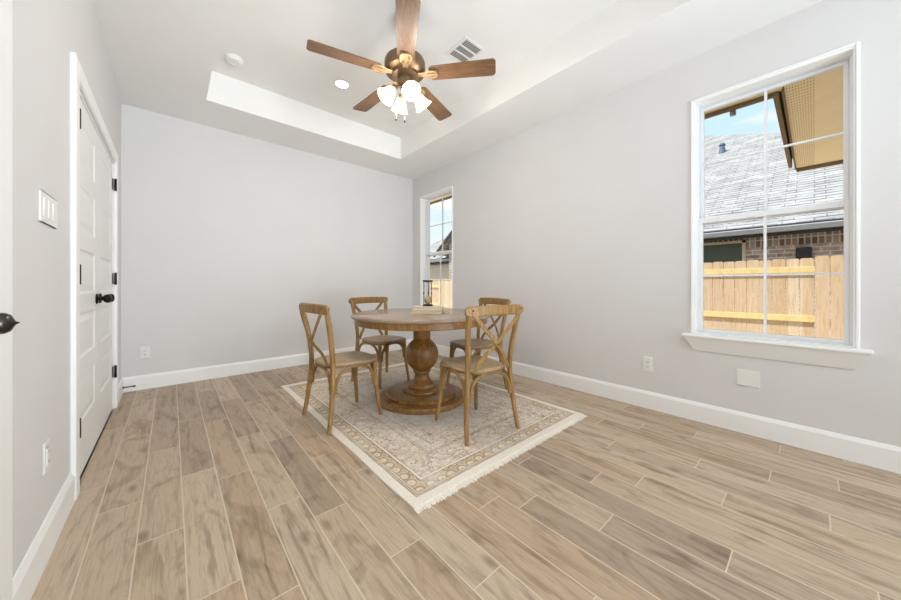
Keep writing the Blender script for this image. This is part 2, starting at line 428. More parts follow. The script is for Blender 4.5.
SOFFIT = plain('tan_soffit', srgb(242, 222, 186), .8, .2, vary=.03, scale=6)
FASCIA = plain('brown_fascia', srgb(128, 108, 80), .7, .2)
DARKTRIM = plain('dark_trim', srgb(60, 58, 58), .6, .3)
GUTTER = plain('grey_gutter', srgb(150, 150, 150), .4, .4)
CREAMW = plain('cream_siding', srgb(206, 198, 182), .8, .2)
RAILW = plain('yellow_pine', srgb(222, 196, 140), .8, .2, vary=.1, scale=12)

# ------------------------------------------------------------------ room shell
XL, XR, YF, YN, H, HT = -.3564, 2.9668, 4.3285, -4.4, 2.74, 3.03
WALLT = .17

def wall_cells(mb, us, vs, holes, place, t):
    """a wall with rectangular holes: front, back and reveals; place(u, v, w) -> xyz, w depth 0..t"""
    us = sorted(set(us + [h[0] for h in holes] + [h[1] for h in holes])); vs = sorted(set(vs + [h[2] for h in holes] + [h[3] for h in holes]))
    def hole(i, j):
        if i < 0 or j < 0 or i >= len(us)-1 or j >= len(vs)-1: return None
        u, v = (us[i]+us[i+1])/2, (vs[j]+vs[j+1])/2
        return any(h[0] < u < h[1] and h[2] < v < h[3] for h in holes)
    for i in range(len(us)-1):
        for j in range(len(vs)-1):
            if hole(i, j): continue
            a, b, c, d = us[i], us[i+1], vs[j], vs[j+1]
            for w in (0, t): mb.add([place(a,c,w), place(b,c,w), place(b,d,w), place(a,d,w)], [(0,1,2,3)])
            for (di, dj, p, q) in ((-1,0,(a,c),(a,d)), (1,0,(b,c),(b,d)), (0,-1,(a,c),(b,c)), (0,1,(a,d),(b,d))):
                if hole(i+di, j+dj) is not False:
                    mb.add([place(*p,0), place(*q,0), place(*q,t), place(*p,t)], [(0,1,2,3)])
# right wall with two windows
WIN = [(-.156, .601, .655, 2.397), (3.347, 4.091, .655, 2.397)]     # clear opening inside casing (y0, y1, z0, z1)
mb = MB(); wall_cells(mb, [YN, YF], [-.1, HT+.15], WIN, lambda u, v, w: (XR+w, u, v), WALLT)
struct(mb.build('wall_right', WALL, smooth=0))
mb = MB(); wall_cells(mb, [XL-WALLT, XR+WALLT], [-.1, HT+.15], [], lambda u, v, w: (u, YF+w, v), WALLT)
struct(mb.build('wall_far', WALL, smooth=0))
D1 = (.575, 1.387); D2 = (2.375, 3.795); DH = 2.025
mb = MB(); wall_cells(mb, [YN, YF], [-.1, HT+.15], [(D1[0], D1[1], 0, DH), (D2[0], D2[1], 0, DH)], lambda u, v, w: (XL-w, u, v), WALLT)
struct(mb.build('wall_left', WALL, smooth=0))
mb = MB(); wall_cells(mb, [XL-WALLT, XR+WALLT], [-.1, HT+.15], [], lambda u, v, w: (u, YN-w, v), WALLT)
struct(mb.build('wall_near', WALL, smooth=0))
mb = MB(); mb.box((XL-WALLT, YN-.2, -.12), (XR+WALLT, YF+WALLT, 0))
struct(mb.build('floor', FLOORM, smooth=0))
# tray ceiling: lower ring, upright sides, raised panel
TX0, TX1, TY0, TY1 = .245, 2.358, .27, 3.725
mb = MB()
xs = [XL-WALLT, TX0, TX1, XR+WALLT]; ys = [YN-WALLT, TY0, TY1, YF+WALLT]
for i in range(3):
    for j in range(3):
        if (i, j) == (1, 1): continue
        mb.add([(xs[i],ys[j],H),(xs[i+1],ys[j],H),(xs[i+1],ys[j+1],H),(xs[i],ys[j+1],H)], [(0,1,2,3)])
mb.add([(TX0,TY0,H),(TX1,TY0,H),(TX1,TY1,H),(TX0,TY1,H),(TX0,TY0,HT),(TX1,TY0,HT),(TX1,TY1,HT),(TX0,TY1,HT)],
       [(0,1,5,4),(1,2,6,5),(2,3,7,6),(3,0,4,7),(4,5,6,7)])
mb.box((XL-WALLT, YN-WALLT, HT+.02), (XR+WALLT, YF+WALLT, HT+.2))
struct(mb.build('ceiling', CEIL, smooth=0))
# baseboards
BH, BT = .14, .0155
def base_prof(): return [(0,0),(BT,0),(BT,BH-.022),(BT*.62,BH-.008),(BT*.4,BH),(0,BH)]
def baseboard(name, side, a, b):
    m = MB(); P = base_prof()
    if side == 'left': m.prism([(XL+p, z) for p, z in P], 'y', a, b)
    if side == 'right': m.prism([(XR-p, z) for p, z in P], 'y', a, b)
    if side == 'far': m.prism([(YF-p, z) for p, z in P], 'x', a, b)
    return struct(m.build(name, TRIM, smooth=0))
CW = .086
baseboard('baseboard_left', 'left', D1[1]+.106, D2[0]-CW)
baseboard('baseboard_left.001', 'left', D2[1]+CW, YF-BT)
baseboard('baseboard_left.002', 'left', YN, D1[0]-.106)
baseboard('baseboard_right', 'right', YN, YF-BT)
baseboard('baseboard_far', 'far', XL+BT*0, XR)

# ------------------------------------------------------------------ doors in the left wall
def casing(parent, y0, y1, top, CW=CW):
    m = MB(); t = .02
    for (a, b) in ((y0-CW, y0-.004), (y1+.004, y1+CW)):
        m.box((XL, a, 0), (XL+t, b, top+CW), b=.004)
    m.box((XL, y0-.004, top+.004), (XL+t, y1+.004, top+CW), b=.004)
    o = m.build('casing', TRIM, parent, smooth=20)
    j = MB()
    j.box((XL-WALLT, y0, 0), (XL+.001, y0+.018, top)); j.box((XL-WALLT, y1-.018, 0), (XL+.001, y1, top)); j.box((XL-WALLT, y0+.018, top-.018), (XL+.001, y1-.018, top))
    j.box((XL-.06, y0+.018, 0), (XL-.042, y0+.032, top-.018)); j.box((XL-.06, y1-.032, 0), (XL-.042, y1-.018, top-.018))
    j.build('jamb', TRIM, parent, smooth=0)
def leaf(parent, y0, y1, z0, z1):
    """five-panel leaf, its face at XL-.004"""
    xf = XL - .004; m = MB(); st = .105
    pans = [(y0+st, y1-st, .285+.343*k, .525+.343*k) for k in range(5)]
    ys = [y0, y0+st, y1-st, y1]; zs = [z0] + [q for p in pans for q in (p[2], p[3])] + [z1]
    for i in range(3):
        for j in range(len(zs)-1):
            if i == 1 and j % 2 == 1: continue
            m.add([(xf,ys[i],zs[j]),(xf,ys[i+1],zs[j]),(xf,ys[i+1],zs[j+1]),(xf,ys[i],zs[j+1])], [(0,1,2,3)])
    for (a, b, c, d) in pans:
        rings = [(0,0),(.012,-.006),(.028,-.006),(.050,-.002)]
        vs = []
        for o, dx in rings: vs += [(xf+dx,a+o,c+o),(xf+dx,b-o,c+o),(xf+dx,b-o,d-o),(xf+dx,a+o,d-o)]
        fs = [(12,13,14,15)]
        for r in range(3):
            for q in range(4): fs.append((r*4+q, r*4+(q+1)%4, r*4+4+(q+1)%4, r*4+4+q))
        m.add(vs, fs)
    xb = xf - .035
    m.add([(xf,y0,z0),(xf,y1,z0),(xf,y1,z1),(xf,y0,z1),(xb,y0,z0),(xb,y1,z0),(xb,y1,z1),(xb,y0,z1)], [(4,5,6,7),(0,1,5,4),(1,2,6,5),(2,3,7,6),(3,0,4,7)])
    return m.build('door_leaf', DOORM, parent, smooth=0)
def hinge(parent, y, z, s):
    m = MB(); m.lathe([(0,-.05),(.006,-.05),(.0075,-.046),(.0075,.046),(.006,.05),(0,.05)], 12, Matrix.Translation((XL+.0135, y, z)))
    m.box((XL-.003, min(y, y+s*.028), z-.044), (XL+.001, max(y, y+s*.028), z+.044))
    return m.build('hinge', BLACKM, parent)
def knob(parent, y, z, mat, pointed=False):
    """turned knob, axis +X"""
    xf = XL - .004; R = Matrix.Translation((xf, y, z)) @ Matrix.Rotation(PI/2, 4, 'Y')
    if pointed:
        prof = [(0,0),(.031,0),(.032,.004),(.028,.009),(.012,.012),(.010,.022),(.015,.022),(.0235,.030),(.0268,.041),(.0258,.052),(.0205,.0605),(.011,.065),(.0045,.068),(.001,.0745),(0,.075)]
    else:
        prof = [(0,0),(.032,0),(.033,.004),(.029,.009),(.013,.012),(.010,.024),(.013,.030),(.024,.037),(.0285,.048),(.028,.058),(.022,.066),(.010,.070),(0,.0705)]
    m = MB(); m.lathe(prof, 28, R); return m.build('door_knob', mat, parent, smooth=50)

d1 = struct(empty('door_1'), 'white paneled door with dark knob at the left edge of the photo', 'door')
casing(d1, D1[0], D1[1], DH, .106)
l1 = leaf(d1, D1[0]+.02, D1[1]-.02, .008, DH-.021); knob(l1, 1.315, .922, BRONZE, True)
d2 = struct(empty('door_2'), 'white paneled double door with black knobs and black hinges', 'door')
casing(d2, D2[0], D2[1], DH)
mid = (D2[0]+D2[1])/2
la = leaf(d2, D2[0]+.02, mid-.0015, .012, DH-.021); lb = leaf(d2, mid+.0015, D2[1]-.02, .012, DH-.021)
for z in (1.84, 1.07, .31): hinge(la, D2[0]+.019, z, 1); hinge(lb, D2[1]-.019, z, -1)
knob(la, mid-.062, .93, BLACKM); knob(lb, mid+.062, .93, BLACKM)
for s in (-1, 1):
    m = MB(); m.lathe([(0,0),(.008,0),(.008,.010),(.004,.016),(0,.017)], 12, Matrix.Translation((XL-.012, mid+s*.10, DH-.018)) @ Matrix.Rotation(PI, 4, 'X'))
    m.build('ball_catch', BLACKM, d2)

# ------------------------------------------------------------------ windows in the right wall
def window(name, y0, y1, z0, z1, label):
    w = struct(empty(name), label, 'window')
    # narrow bead casing
    m = MB(); c = .016; t = .012
    m.box((XR-t, y0-c, z0), (XR, y0, z1+c), b=.003); m.box((XR-t, y1, z0), (XR, y1+c, z1+c), b=.003); m.box((XR-t, y0, z1), (XR, y1, z1+c), b=.003)
    m.build('casing', TRIM, w, smooth=0)
    def frame4(mb, x0, x1, a, b, za, zb, sl, st, sb, bev=0.0):
        """four members that butt, never overlap"""
        mb.box((x0, a, za), (x1, a+sl, zb), b=bev); mb.box((x0, b-sl, za), (x1, b, zb), b=bev)
        mb.box((x0, a+sl, zb-st), (x1, b-sl, zb), b=bev); mb.box((x0, a+sl, za), (x1, b-sl, za+sb), b=bev)
    m = MB(); frame4(m, XR-.003, XR+.074, y0+.0005, y1-.0005, z0, z1, .007, .012, .006); m.build('liner', TRIM, w, smooth=0)
    m = MB(); f = .017; frame4(m, XR+.0745, XR+.165, y0+.0005, y1-.0005, z0, z1, f, .014, .012, .002)
    m.build('frame', VINYL, w, smooth=0)
    zm = 1.505
    for (nm, x0, x1, za, zb) in (('upper_sash', XR+.118, XR+.150, zm-.024, z1-.0145), ('lower_sash', XR+.078, XR+.112, z0+.0125, zm+.024)):
        s = .021; m = MB(); a, b = y0+f+.001, y1-f-.001
        frame4(m, x0, x1, a, b, za, zb, s, .022 if nm == 'upper_sash' else .040, .040 if nm == 'upper_sash' else .018, .002)
        sh = m.build(nm, VINYL, w, smooth=0)
        xc = (x0+x1)/2
        g = MB(); g.box((xc-.003, a+s-.002, za+.012), (xc+.003, b-s+.002, zb-.012)); g.build('pane', GLASS, sh, smooth=0)
        gm = MB(); yc = (a+b)/2; zc = (za+zb)/2 + (.018 if nm == 'upper_sash' else -.01)
        gm.box((xc-.008, yc-.0075, za+.015), (xc+.008, yc+.0075, zb-.018)); gm.box((xc-.007, a+s-.003, zc-.0065), (xc+.007, b-s+.003, zc+.0065))
        gm.build('muntin', VINYL, sh, smooth=0)
    lk = MB(); yc = (y0+y1)/2
    lk.box((XR+.082, yc-.03, zm+.024), (XR+.108, yc+.03, zm+.032), b=.003); lk.build('sash_lock', VINYL, w)
    # stool and tapering apron
    m = MB(); e = .064+c
    m.box((XR-.075, y0-e+.02, z0-.022), (XR-.0035, y1+e-.02, z0+.001), b=.006)
    sw = m.build('stool', TRIM, w, smooth=20)
    m = MB(); za, zb = z0-.022, z0-.125
    yo0, yo1 = y0-e+.03, y1+e-.03; yi0, yi1 = y0-e+.085, y1+e-.085
    m.add([(XR-.062,yo0,za),(XR-.062,yo1,za),(XR,yo1,za),(XR,yo0,za),(XR-.010,yi0,zb),(XR-.010,yi1,zb),(XR,yi1,zb),(XR,yi0,zb)],
          [(0,1,5,4),(1,2,6,5),(3,0,4,7),(4,5,6,7),(0,3,2,1),(2,3,7,6)])
    m.build('apron', TRIM, w, smooth=0)
    return w
window('window_1', *WIN[0], 'large double-hung window on the right wall with white grid')
window('window_2', *WIN[1], 'narrow-looking double-hung window in the far corner behind the table')

# ------------------------------------------------------------------ rug
RX, RY, RC = .803, 1.155, (1.628, 2.350)
root = empty('area_rug', (RC[0], RC[1], 0), 0)
tag(root, 'faded cream and tan oriental area rug under the round table', 'rug')
RT = .008
m = MB(); nx, ny = 20, 28
vs = []; fs = []
for j in range(ny+1):
    for i in range(nx+1):
        x = -RX + 2*RX*i/nx; y = -RY + 2*RY*j/ny
        vs.append((x + .003*math.sin(9*y), y + .004*math.sin(11*x), RT))
for j in range(ny):
    for i in range(nx):
        a = j*(nx+1)+i; fs.append((a, a+1, a+nx+2, a+nx+1))
n0 = len(vs); border = [i for i in range(nx+1)] + [j*(nx+1)+nx for j in range(1,ny+1)] + [ny*(nx+1)+i for i in range(nx-1,-1,-1)] + [j*(nx+1) for j in range(ny-1,0,-1)]
for b in border: vs.append((vs[b][0], vs[b][1], 0.0005))
for k in range(len(border)):
    l = (k+1) % len(border); fs.append((border[k], border[l], n0+l, n0+k))
m.add(vs, fs); m.build('pile', rug_mat(RX, RY), root, smooth=0)
for s in (-1, 1):
    m = MB(); n = 260
    for i in range(n):
        x = -RX + 2*RX*(i+.5)/n; L = .030 + .012*random.random(); w = RX/n*.98; dx = random.uniform(-.004,.004)
        y0 = s*(RY-.004) + .004*math.sin(11*x); y1 = s*(RY+L); zt = .006
        m.add([(x-w,y0,zt),(x+w,y0,zt),(x+w*.8+dx,y1,.003),(x-w*.8+dx,y1,.003),(x-w,y0,.0005),(x+w,y0,.0005),(x+w*.8+dx,y1,.0005),(x-w*.8+dx,y1,.0005)],
              [(0,1,2,3),(1,0,4,5),(2,1,5,6),(3,2,6,7),(0,3,7,4)])
    m.build('fringe', FRINGE, root, smooth=0)

# ------------------------------------------------------------------ pedestal table
TC = (1.695, 2.325)
t = empty('dining_table', (TC[0], TC[1], RT))
tag(t, 'round brown wood pedestal dining table standing on the rug', 'table')
m = MB(); m.lathe([(0,.730),(.597,.730),(.606,.734),(.612,.743),(.612,.750),(.606,.759),(.597,.762),(0,.762)], 96)
m.build('tabletop', TOPW, t, smooth=40)
m = MB(); m.lathe([(.54,.680),(.576,.678),(.583,.682),(.585,.730),(.54,.730)], 96); m.build('apron', TABLEW, t, smooth=40)
m = MB()
prof = [(.0,.70),(.080,.70),(.080,.684),(.077,.68),(.076,.548),(.073,.541)]
for k in range(1, 24):
    a = PI/2 - (.50 + (PI-.98)*k/24.0)
    prof.append((.147*math.cos(a), .392+.153*math.sin(a)))
prof += [(.071,.254),(.080,.252),(.082,.244),(.078,.236),(.068,.232),(.064,.222),(.063,.205),(.067,.185),(.078,.165),(.094,.150),(.108,.140),(.117,.128),(.119,.114),(.116,.104),(.111,.100),(.111,.094)]
m.lathe(prof, 56); m.build('pedestal', TABLEW, t, smooth=40)
m = MB()
m.lathe([(0,.0),(.391,.0),(.397,.006),(.397,.016),(.391,.022),(.386,.024),(.385,.026),(.380,.038),(.364,.044),(0,.044)], 96)
m.lathe([(0,.043),(.310,.043),(.310,.048),(.319,.052),(.319,.064),(.310,.072),(.298,.075),(0,.075)], 96)
m.lathe([(0,.074),(.164,.074),(.166,.079),(.175,.083),(.173,.092),(.163,.098),(0,.098)], 64)
m.build('base', TABLEW, t, smooth=40)

# ------------------------------------------------------------------ cross-back chairs
def make_chair():
    c = empty('dining_chair')
    rf = lambda s: smoothpath([(s*.224,-.222,0),(s*.212,-.200,.14),(s*.196,-.184,.30),(s*.186,-.178,.45),(s*.194,-.192,.60),(s*.208,-.214,.73),(s*.220,-.240,.845)], 4)
    ff = lambda s: smoothpath([(s*.188,.208,0),(s*.176,.196,.10),(s*.163,.178,.26),(s*.158,.168,.430)], 4)
    for s in (-1, 1):
        p = rf(s); n = len(p); m = MB()
        m.tube(p, [.0145+.004*min(1, i/8) for i in range(n)], [.0145+.004*min(1, i/8) for i in range(n)], 12, (0,1,0)); m.flat(); m.build('leg', CHAIRW, c, smooth=50)
    for s in (-1, 1):
        p = ff(s); n = len(p); m = MB()
        m.tube(p, [.0135+.005*i/n for i in range(n)], None, 12, (0,1,0)); m.flat(); m.build('leg', CHAIRW, c, smooth=50)
    # seat outline: rounded, wider in front
    def outline(k, n=56):
        out = []
        for i in range(n):
            a = 2*PI*i/n; ca, sa = math.cos(a), math.sin(a); e = .62
            x = math.copysign(abs(ca)**e, ca); y = math.copysign(abs(sa)**e, sa)
            w = .192 + .020*y
            out.append((x*(w+k), y*(.212+k)*1.0 + .010))
        return out
    o0 = outline(0); n = len(o0); m = MB(); vs = []; fs = []
    for (k, z) in ((-.006,.428),(0,.431),(.002,.439),(-.003,.446),(-.010,.449)):
        vs += [(x, y, z) for x, y in outline(k)]
    for (sc, z) in ((.80,.446),(.5,.440),(.2,.438)):
        vs += [(x*sc, (y-.01)*sc+.01, z) for x, y in outline(-.010)]
    for r in range(7):
        for i in range(n):
            j = (i+1) % n; fs.append((r*n+i, r*n+j, (r+1)*n+j, (r+1)*n+i))
    fs.append(tuple(7*n+i for i in range(n))); fs.append(tuple(range(n-1,-1,-1)))
    m.add(vs, fs); m.build('seat', SEATW, c, smooth=40)
    m = MB(); vs = []; fs = []
    for (k, z) in ((-.010,.430),(-.003,.430),(-.002,.418),(-.006,.415),(-.022,.415),(-.024,.430)):
        vs += [(x, y, z) for x, y in outline(k)]
    for r in range(6):
        for i in range(n):
            j = (i+1) % n; q = (r+1) % 6; fs.append((r*n+i, r*n+j, q*n+j, q*n+i))
    m.add(vs, fs); m.build('seat_rim', RIMW, c, smooth=40)
    # crest rail, bowed to the back
    pts = []; W = []
    for i in range(17):
        u = math.sin(PI/2*(-1 + 2*i/16)); x = u*.248
        pts.append((x, -.238 - .030*(1-u*u), .840 + .005*(1-u*u)))
        W.append(.068 * (1 - .45*(max(0, abs(u)-.90)/.10)**2))
    m = MB(); m.strap(pts, W, .024, (0,1,0)); m.build('crest_rail', CHAIRW, c, smooth=35)
    # crossed bentwood straps behind the posts
    for s in (-1, 1):
        p = smoothpath([(s*.205,-.257,.842),(s*.150,-.262,.770),(s*.0,-.252+ .006*s,.620),(-s*.100,-.215,.520),(-s*.150,-.196,.440)], 5)
        m = MB(); m.strap(p, .030, .009, (0,1,0)); m.build('cross_strap', CHAIRW, c, smooth=35)
    # four arched braces under the seat
    def at(path, z):
        return min(path, key=lambda q: abs(q.z - z))
    R, L, FR, FL = rf(1), rf(-1), ff(1), ff(-1)
    for (A, B) in ((FL, FR), (L, R), (L, FL), (R, FR)):
        a0, b0 = at(A, .27), at(B, .27); pts = []
        for (u, z) in ((.06,.250),(.075,.310),(.125,.358),(.22,.394),(.36,.412),(.5,.415),(.64,.412),(.78,.394),(.875,.358),(.925,.310),(.94,.250)):
            q = a0.lerp(b0, u); pts.append((q.x, q.y, z))
        n_ = len(pts) * 3
        m = MB(); pp = smoothpath(pts, 3); m.tube(pp, .011, .0125, 8, (0,0,1) if False else ((b0-a0).cross(Vector((0,0,1)))).normalized())
        m.build('brace', CHAIRW, c, smooth=50)
    m = MB()
    for (x, y, z) in ((-.205,-.262,.848),(.205,-.262,.848),(0,-.263,.620)):
        m = MB(); m.lathe([(0,0),(.0055,0),(.0055,.003),(.003,.004),(0,.004)], 12, Matrix.Translation((x, y, z)) @ Matrix.Rotation(PI/2, 4, 'X'))
        m.build('screw', BLACKM, c)
    return c
def face(o, rear, front):
    """stand the chair on its feet: mid-points of the rear and front feet"""
    r, f = Vector(rear), Vector(front); d = (f-r).normalized(); rz = math.atan2(d.y, d.x) - PI/2
    mid_ = (r+f)/2
    o.location = (mid_.x + d.x*.007, mid_.y + d.y*.007, RT); o.rotation_euler = (0,0,rz)
CH = make_chair()
spec = [((.800,2.392),(1.209,2.417),'cross-back wooden dining chair left of the table, its back toward the double doors'),
        ((1.622,1.424),(1.675,1.822),'cross-back wooden dining chair in front of the table at right, seen from behind'),
        ((1.660,3.222),(1.712,2.834),'cross-back wooden dining chair beyond the table, facing us near the back wall'),
        ((2.468,2.188),(2.082,2.256),'cross-back wooden dining chair by the right wall, mostly hidden behind a nearer chair')]
for i, (r, f, lab) in enumerate(spec):
    o = CH if i == 0 else copy_tree(CH)
    face(o, r, f); tag(o, lab, 'chair', 'dining chairs around the table')

# ------------------------------------------------------------------ books and hourglass on the table
ZT = RT + .762
def book(loc, rz, L, W, T, cover, label):
    o = empty('book', loc, rz); tag(o, label, 'book', 'books stacked on the table')
    m = MB(); c = .003
    m.box((-L/2,-W/2,0),(L/2,W/2,c), b=.001); m.box((-L/2,-W/2,T-c),(L/2,W/2,T), b=.001)
    m.tube([(-L/2,W/2-.002,T/2),(L/2,W/2-.002,T/2)], .007, T/2-.0005, 14, (0,0,1))
    m.build('cover', cover, o)
    m = MB(); m.box((-L/2+.004,-W/2+.004,c),(L/2-.004,W/2-.006,T-c)); m.build('pages', PAGES, o, smooth=0)
    return o
def pages_mat():
    k = NT('book_pages', .9, .1); x, y, z = k.sep(k.coords())
    f = k.noise(k.comb(0.0, 0.0, k.math('MULTIPLY', z, 900.0)), 1.0, 2)
    k.col(k.ramp(f, [(.3, srgb(206, 190, 164)), (.7, srgb(232, 220, 198))])); return k.m
PAGES = pages_mat()
COVA = plain('pale_cloth', srgb(214, 204, 184), .8, .2, vary=.05, scale=120); COVB = plain('tan_cloth', srgb(186, 160, 126), .8, .2, vary=.05, scale=120)
ba = math.radians(-46)
BC = (1.700, 2.240)
book((BC[0], BC[1], ZT), ba, .262, .18, .031, COVB, 'tan book lying on the round table, lower of the stack of two')
book((BC[0]+.004, BC[1]+.006, ZT+.031), ba+.05, .255, .172, .032, COVA, 'cream book lying on top of the tan book, under the hourglass')
hg = empty('hourglass', (BC[0]+.012, BC[1]+.018, ZT+.063), .3)
tag(hg, 'black-framed hourglass with tan sand standing on the books', 'hourglass')
HH = .228
m = MB(); m.lathe([(0,0),(.044,0),(.046,.003),(.046,.009),(.042,.014),(.030,.016),(0,.016)], 32); m.build('base', BLACKM, hg)
m = MB(); m.lathe([(0,HH-.016),(.030,HH-.016),(.042,HH-.013),(.046,HH-.009),(.046,HH-.003),(.044,HH),(0,HH)], 32); m.build('top_plate', BLACKM, hg)
for k in range(3):
    a = 2*PI*k/3 + .5; x, y = .039*math.cos(a), .039*math.sin(a)
    m = MB(); m.lathe([(.0035,.014),(.0035,.105),(.006,.110),(.007,HH/2),(.006,HH-.110),(.0035,HH-.105),(.0035,HH-.014)], 12, Matrix.Translation((x,y,0))); m.build('post', BLACKM, hg)
gp = [(.012,.016),(.026,.024),(.031,.045),(.029,.070),(.018,.095),(.006,.112),(.004,HH/2),(.006,HH-.112),(.018,HH-.095),(.029,HH-.070),(.031,HH-.045),(.026,HH-.024),(.012,HH-.016)]
m = MB(); m.lathe(gp, 28); m.build('bulb', GLASS, hg, smooth=60)
SAND = plain('tan_sand', srgb(176, 156, 110), .95, .1, vary=.2, scale=400)
m = MB(); m.lathe([(.010,.0175),(.0245,.0245),(.0295,.045),(.0275,.068),(.012,.083),(0,.088)], 28); tag(m.build('sand', SAND, hg, smooth=60), kind='stuff')

# ------------------------------------------------------------------ ceiling fan
FC = (1.301, 1.996)
fan = empty('ceiling_fan', (FC[0], FC[1], HT))
tag(fan, 'ceiling fan with five brown wood blades and four lit glass shades', 'ceiling fan')
zz = lambda z: z - HT
m = MB(); m.lathe([(0,0),(.054,0),(.056,zz(3.02)),(.052,zz(2.985)),(.038,zz(2.965)),(.014,zz(2.958)),(0,zz(2.958))], 40); m.build('canopy', FANMETAL, fan)
m = MB(); m.lathe([(.013,zz(2.97)),(.013,zz(2.68))], 20); m.build('downrod', FANMETAL, fan)
m = MB(); m.lathe([(0,zz(2.715)),(.030,zz(2.712)),(.045,zz(2.69)),(.120,zz(2.682)),(.142,zz(2.672)),(.149,zz(2.655)),(.149,zz(2.60)),(.144,zz(2.588)),(.118,zz(2.576)),(.10,zz(2.573)),(.098,zz(2.556)),(.07,zz(2.552)),(0,zz(2.552))], 64)
m.build('motor_housing', FANMETAL, fan, smooth=40)
m = MB(); m.lathe([(0,zz(2.56)),(.052,zz(2.555)),(.056,zz(2.54)),(.056,zz(2.50)),(.050,zz(2.488)),(.030,zz(2.480)),(.030,zz(2.455)),(.022,zz(2.440)),(.010,zz(2.434)),(0,zz(2.432))], 40); m.build('switch_housing', FANMETAL, fan)
def blade_mb():
    m = MB(); tilt = Matrix.Rotation(math.radians(-11), 4, 'X')
    r0, r1 = .185, .664; out = []
    def hw(r): u = (r-r0)/(r1-r0); return .058 + .012*u
    pts = []
    cr = .028
    rs = [r0+.018+ (r1-cr-r0-.018)*k/10 for k in range(11)]
    up = [(r0, -.040), (r0+.006,-.048)] + [(r, -hw(r)) for r in rs]
    tipc = []
    for k in range(1, 7):
        a = PI/2*k/6; tipc.append((r1-cr+cr*math.sin(a), -hw(r1)+cr-cr*math.cos(a)))
    half = up + tipc
    poly = half + [(x, -y) for x, y in reversed(half)]
    m.prism(poly, 'z', -.004, .004, tilt); return m
def bracket_mb():
    m = MB()
    # two curved arms make the open iron that carries the blade
    for s in (-1, 1):
        p = smoothpath([(.085,s*.012,.0),(.125,s*.014,-.004),(.165,s*.030,-.010),(.205,s*.036,-.010),(.232,s*.026,-.010),(.240,0,-.010)], 5)
        m.strap(p, .014, .006, (0,0,1))
    m.strap([(.075,0,.002),(.13,0,-.006),(.175,0,-.012),(.245,0,-.012)], [.034,.030,.020,.018], .006, (0,0,1))
    m.box((.165,-.034,-.0075),(.245,.034,-.0045), b=.001)
    return m
for k in range(5):
    a = math.radians(22.4 + 72*k)
    b = blade_mb().build('blade', BLADEW, fan, smooth=0); b.location = (0,0,zz(2.566)); b.rotation_euler = (0,0,a)
    br = bracket_mb().build('blade_bracket', FANBRACK, b, smooth=35)
SHADE = None
def shade_mat():
    k = NT('lit_frosted_glass', .3); k.col((.86,.78,.64,1)); k.put(k.b.inputs['Emission Color'], (1.0,.86,.62,1)); k.b.inputs['Emission Strength'].default_value = .12
    k.b.inputs['Alpha'].default_value = .5
    return k.m
SHADE = shade_mat(); BULB = emit('lit_bulb', (1.0,.88,.68,1), 9.0)
def shade_tree(az, tilt):
    """arm, socket, bell shade and bulb; axis leans outward by tilt from straight down"""
    M = Matrix.Translation((0,0,zz(2.470))) @ Matrix.Rotation(az, 4, 'Z')
    arm = MB(); arm.tube(smoothpath([(.022,0,.0),(.045,0,.006),(.068,0,.0),(.080,0,-.012)], 4), .008, None, 10, (0,1,0), M)
    ao = arm.build('lamp_arm', FANMETAL, fan, smooth=50)
    A = M @ Matrix.Translation((.078,0,-.010)) @ Matrix.Rotation(-tilt, 4, 'Y') @ Matrix.Rotation(PI, 4, 'X')
    m = MB(); m.lathe([(0,-.010),(.020,-.010),(.022,-.004),(.022,.020),(.018,.024),(0,.024)], 24, A); m.build('socket', FANMETAL, ao)
    m = MB(); outer = [(.021,.012),(.026,.018),(.034,.030),(.040,.048),(.044,.066),(.051,.086),(.062,.106),(.067,.113)]
    inner = [(r-.0025, z) for r, z in reversed(outer)]
    m.lathe(outer+inner, 36, A, ring=True); sh = m.build('lamp_shade', SHADE, fan, smooth=60)
    m = MB(); m.lathe([(0,.018),(.010,.022),(.012,.034),(.022,.052),(.026,.068),(.022,.084),(.012,.092),(0,.094)], 20, A); m.build('bulb', BULB, sh, smooth=60)
    d = bpy.data.lights.new('fan_bulb_light', 'POINT'); d.energy = 7; d.color = (1.0,.93,.84); d.shadow_soft_size = .03
    l = bpy.data.objects.new('fan_bulb_light', d); COL.objects.link(l); l.parent = fan; l.location = A @ Vector((0,0,.125))
for k in range(4): shade_tree(math.radians(74 + 90*k), math.radians(38))
for (x, y, z1) in ((-.048,.044,2.245),(.004,.010,2.235)):
    m = MB(); m.tube([(x,y,zz(2.49)),(x,y,zz(z1+.012))], .0012, None, 6, (0,1,0)); pc = m.build('pull_chain', FANBRACK, fan)
    m = MB(); m.lathe([(0,-.012),(.004,-.010),(.007,-.002),(.005,.006),(.002,.013),(0,.014)], 14, Matrix.Translation((x,y,zz(z1)))); m.build('chain_pull', BLACKM, pc)

# ------------------------------------------------------------------ ceiling fittings
rl = empty('recessed_light', (1.285, 3.114, HT)); tag(rl, 'round lit recessed downlight in the raised ceiling behind the fan', 'recessed light')
m = MB(); m.lathe([(.060,-.001),(.082,-.001),(.084,-.004),(.078,-.007),(.062,-.006),(.060,-.004)], 40, ring=True); m.build('trim_ring', PLATE, rl)
m = MB(); m.lathe([(0,-.0035),(.062,-.0035),(.062,-.0015),(0,-.0015)], 40); m.build('lens', emit('lit_lens', (1.0,.97,.92,1), 6.0), rl)
d = bpy.data.lights.new('downlight', 'SPOT'); d.energy = 10; d.spot_size = 2.3; d.spot_blend = .8; d.color = (1.0,.95,.88); d.shadow_soft_size = .06
l = bpy.data.objects.new('downlight', d); COL.objects.link(l); l.parent = rl; l.location = (0,0,-.02)
sd = empty('smoke_detector', (.42, 3.40, HT)); tag(sd, 'round white smoke detector on the raised ceiling', 'smoke detector')
